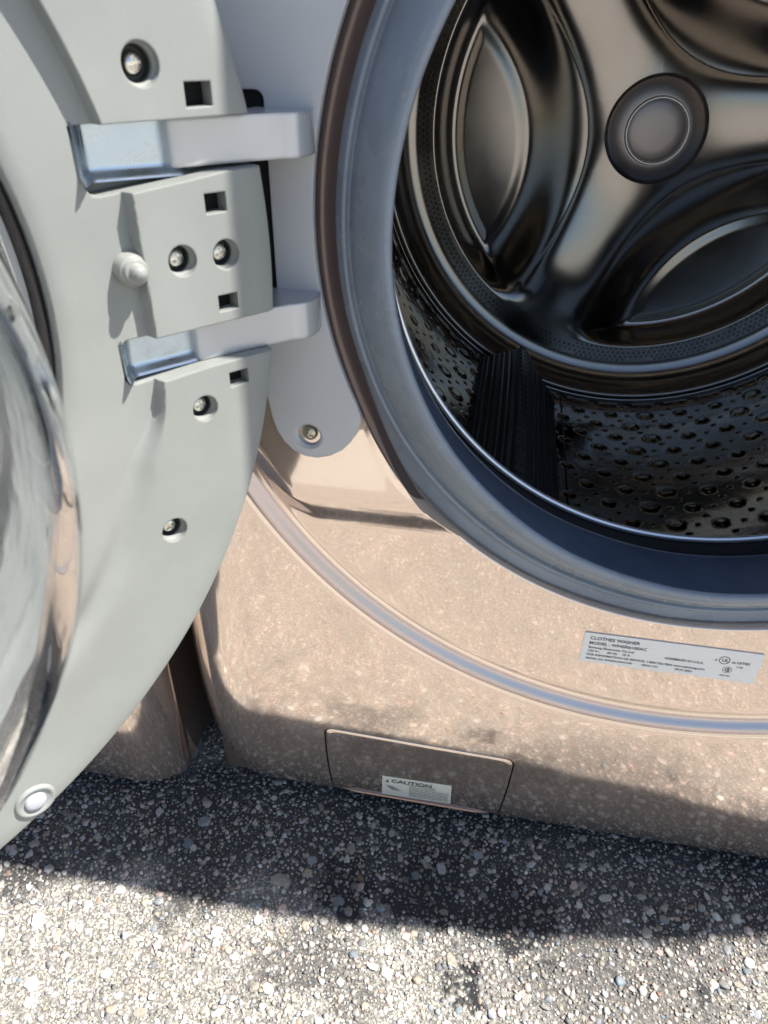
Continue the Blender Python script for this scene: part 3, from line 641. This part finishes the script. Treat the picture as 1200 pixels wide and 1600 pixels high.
# hinge arms: swan necks from the plate into the pockets (built in world space)
def W(U, h): return (PT[0] + UU.x * U + NN.x * h, PT[1] + UU.y * U + NN.y * h)
def arm(z0, z1):
    front = [W(0.0385, -0.0115), W(0.0380, -0.0095), W(0.0365, -0.0084), W(0.030, -0.0080), W(0.015, -0.0068), W(0.0, -0.0050), W(-0.010, -0.0040)]
    rx, ry = -0.2205, -0.0060
    P0 = np.array(W(-0.010, -0.0040)); P1 = np.array((-0.2165, -0.0270)); P2 = np.array((rx, ry))
    rc = [tuple((1 - t) ** 2 * P0 + 2 * t * (1 - t) * P1 + t * t * P2) for t in np.linspace(0, 1, 14)[1:]]
    Q0 = np.array((-0.2480, -0.006)); Q1 = np.array((-0.2480, -0.022)); Q2 = np.array(W(0.012, -0.0165))
    bc = [tuple((1 - t) ** 2 * Q0 + 2 * t * (1 - t) * Q1 + t * t * Q2) for t in np.linspace(0, 1, 8)]
    return prism(front + rc + bc + [W(0.0385, -0.0165)], z0, z1, 'xyz', M['grey_arm'], 'hinge_arm', smooth=True)
ob('hinge_arm', arm(ZC + 0.0328, ZC + 0.0500), wm)
ob('hinge_arm', arm(ZC - 0.0474, ZC - 0.0300), wm)

# ------------------------------------------------------------ printed labels
def text_lines(lines, name, m):
    bm = bmesh.new()
    for s, x, z, size, y in lines:
        cu = bpy.data.curves.new('t', 'FONT'); cu.body = s; cu.size = size; cu.resolution_u = 3; cu.offset = size * 0.022; cu.align_x = 'LEFT'
        o = bpy.data.objects.new('t', cu); C.objects.link(o); dg = bpy.context.evaluated_depsgraph_get()
        me = bpy.data.meshes.new_from_object(o.evaluated_get(dg)); me.transform(Matrix.Translation((x, y, z)) @ Matrix.Rotation(PI / 2, 4, 'X'))
        bm.from_mesh(me); bpy.data.objects.remove(o)
    me = bpy.data.meshes.new(name); bm.to_mesh(me); bm.free(); me.materials.clear(); me.materials.append(m); return me
LX0, LX1, LZ0, LZ1 = -0.0552, 0.0540, 0.2462, 0.2718
lab = ob('rating_label', prism(rrect(LX0, LX1, LZ0, LZ1, 0.0008), -0.0008, -0.0001, m=M['label'], name='rating_label'), wm)
lab['label'] = 'silver rating label with small grey print'
yl = -0.00095; W_ = LX1 - LX0
L = lambda s, fx, fz, size: (s, LX0 + fx * W_, LZ0 + fz * (LZ1 - LZ0), size, yl)
tl = [L('CLOTHES WASHER', 0.035, 0.80, 0.0036), L('MODEL : WF45R6100AC', 0.035, 0.635, 0.0034), L('Samsung Electronics Co.,Ltd', 0.035, 0.50, 0.0025),
      L('120 V~', 0.035, 0.375, 0.0026), L('60 Hz', 0.15, 0.375, 0.0026), L('10 A', 0.235, 0.375, 0.0026),
      L('FOR INFORMATION OR SERVICE, 1-800-726-7864 www.samsung.com', 0.035, 0.245, 0.0025), L('MODEL NO. WF45R6100AC/US', 0.035, 0.12, 0.0021),
      L('01', 0.29, 0.12, 0.0021), L('SERIAL NO.', 0.36, 0.12, 0.0021), L('09.01.2021', 0.55, 0.12, 0.0025), L('ASSEMBLED IN U.S.A.', 0.475, 0.45, 0.0026),
      L('c', 0.748, 0.62, 0.0030), L('UL', 0.785, 0.62, 0.0034), L('us LISTED', 0.842, 0.60, 0.0026), L('117K', 0.872, 0.46, 0.0021), L('C', 0.818, 0.30, 0.0044), L('E', 0.832, 0.315, 0.0032), L('CERTIFIED', 0.800, 0.14, 0.0014)]
ob('printed_text', text_lines(tl, 'printed_text', M['ink']), lab)
def ring2(cx, cz, r1, r2, y, m, name, n=32, parent=None):
    v = []
    for i in range(n):
        c_, s_ = math.cos(2 * PI * i / n), math.sin(2 * PI * i / n); v += [(cx + r1 * c_, y, cz + r1 * s_), (cx + r2 * c_, y, cz + r2 * s_)]
    return ob(name, mesh(name, np.array(v), grid_faces(n, 2, cu=True), m, smooth=False), parent)
ring2(LX0 + 0.800 * W_, LZ0 + 0.665 * (LZ1 - LZ0), 0.0033, 0.0028, yl, M['ink'], 'certification_mark', parent=lab)
ring2(LX0 + 0.832 * W_, LZ0 + 0.36 * (LZ1 - LZ0), 0.0028, 0.0025, yl, M['ink'], 'certification_mark', parent=lab)
# caution sticker on the flap
sq_ = [onto(-0.1852, 0.0912), onto(-0.1293, 0.0922), onto(-0.1287, 0.0685), onto(-0.1854, 0.0668)]
def onflap(s_, t_, off):     # s right, t up in the sticker
    a_ = np.array(sq_[3]) + (np.array(sq_[2]) - np.array(sq_[3])) * s_; b_ = np.array(sq_[0]) + (np.array(sq_[1]) - np.array(sq_[0])) * s_
    p = a_ + (b_ - a_) * t_; return (p[0], float(fpan(p[0], p[1])) - 0.0003 - off, p[1])
v = [onflap(i / 12, j / 8, 0.0005) for i in range(13) for j in range(9)]
stk = ob('caution_sticker', mesh('caution_sticker', np.array(v), grid_faces(13, 9), M['sticker'], smooth=True), flap)
me = text_lines([('CAUTION', 0.15, 0.76, 0.21, 0)], 'sticker_text', M['ink'])
bx0 = [v_.co.copy() for v_ in me.vertices]
for v_, c_ in zip(me.vertices, bx0): v_.co = onflap(c_.x * 0.62 + 0.04, c_.z, 0.0008)
ob('printed_text', me, stk)
bv, bf = [], []
def bar(s0, s1, t0, t1):
    k = len(bv)
    for i in range(5):
        for t in (t0, t1): bv.append(onflap(s0 + (s1 - s0) * i / 4, t, 0.0008))
    for i in range(4): bf.append([k + 2 * i, k + 2 * i + 2, k + 2 * i + 3, k + 2 * i + 1])
for i, t in enumerate(np.linspace(0.12, 0.72, 8)):
    s = 0.40
    while s < (0.76 if t > 0.62 else 0.95):
        l_ = random.uniform(0.03, 0.10); bar(s, min(s + l_, 0.96), t, t + 0.032); s += l_ + 0.012
for i in range(5): bar(0.06 + 0.02 * i, 0.10 + 0.03 * i + 0.06, 0.55 - 0.045 * i, 0.575 - 0.045 * i)
ob('small_print', mesh('small_print', bv, bf, M['inkpale'], smooth=False), stk)
v = [onflap(a_, b_, 0.0008) for a_, b_ in ((0.05, 0.74), (0.10, 0.74), (0.075, 0.88))]
ob('warning_triangle', mesh('warning_triangle', v, [[0, 1, 2]], M['ink'], smooth=False), stk)

# ------------------------------------------------------------ neighbouring appliances
def appliance(name, label, cat, loc, rz, front=((-0.343, -0.004), (0.343, -0.004))):
    t = thing(name, label, cat, loc, rz)
    nx = 90; nz = 60; w_ = 0.343
    s_ = np.linspace(-1, 1, nx); x = w_ * np.sign(s_) * np.abs(s_) ** 0.6; z = np.concatenate([0.02 + 0.15 * np.linspace(0, 1, 24) ** 1.4, np.linspace(0.18, 0.984, nz - 24)])
    Xx, Zz_ = np.meshgrid(x, z, indexing='ij')
    k = np.clip((0.18 - Zz_) / 0.16, 0, 1); Yy = 0.022 * k ** 2.4
    k = np.clip((np.abs(Xx) - (w_ - 0.045)) / 0.045, 0, 1); Yy = Yy + 0.040 * (1 - np.sqrt(np.clip(1 - k ** 2.2, 0, 1)))
    me = mesh('front_panel', np.stack([Xx, Yy, Zz_], -1).reshape(-1, 3), grid_faces(nx, nz), M['brown'], angle=None)
    ob('front_panel', me, t)
    ob('cabinet', prism(rrect(-0.340, 0.340, 0.0465, 0.79, 0.005), 0.024, 0.964, 'xyz', M['cabinet'], 'cabinet'), t)
    ob('lid', prism(list(front) + [(0.343, 0.79), (-0.343, 0.79)], 0.964, 0.985, 'xyz', M['brown'], 'lid'), t)
    for sx_ in (-1, 1):
        ob('seam_strip', prism([(sx_ * 0.3415, 0.0405), (sx_ * 0.3445, 0.0405), (sx_ * 0.3445, 0.0455), (sx_ * 0.3415, 0.0455)], 0.030, 0.96, 'xyz', M['brown_trim'], 'seam_strip'), t)
        for y_ in (0.075, 0.72): ob('levelling_foot', prism(circ(sx_ * 0.318, y_, 0.020, 20), 0.0, 0.025, 'xyz', M['zinc'], 'levelling_foot'), t)
    return t
appliance('tumble_dryer', 'matching brown appliance left of the washer, seen below the open grey door', 'appliance', (-0.712, -0.018, 0), 0.0)
appliance('unseen_appliance', 'unseen brown appliance right of the washer, added to account for the ground shadow', 'appliance', (0.690, 0.030, 0), 0.0,
          [(-0.343, -0.0565), (-0.30, -0.0560), (-0.21, -0.049), (-0.09, -0.034), (-0.01, -0.022), (0.09, 0.0), (0.20, 0.015), (0.343, 0.02)])  # lid front curved to shape the shadow edge on the ground
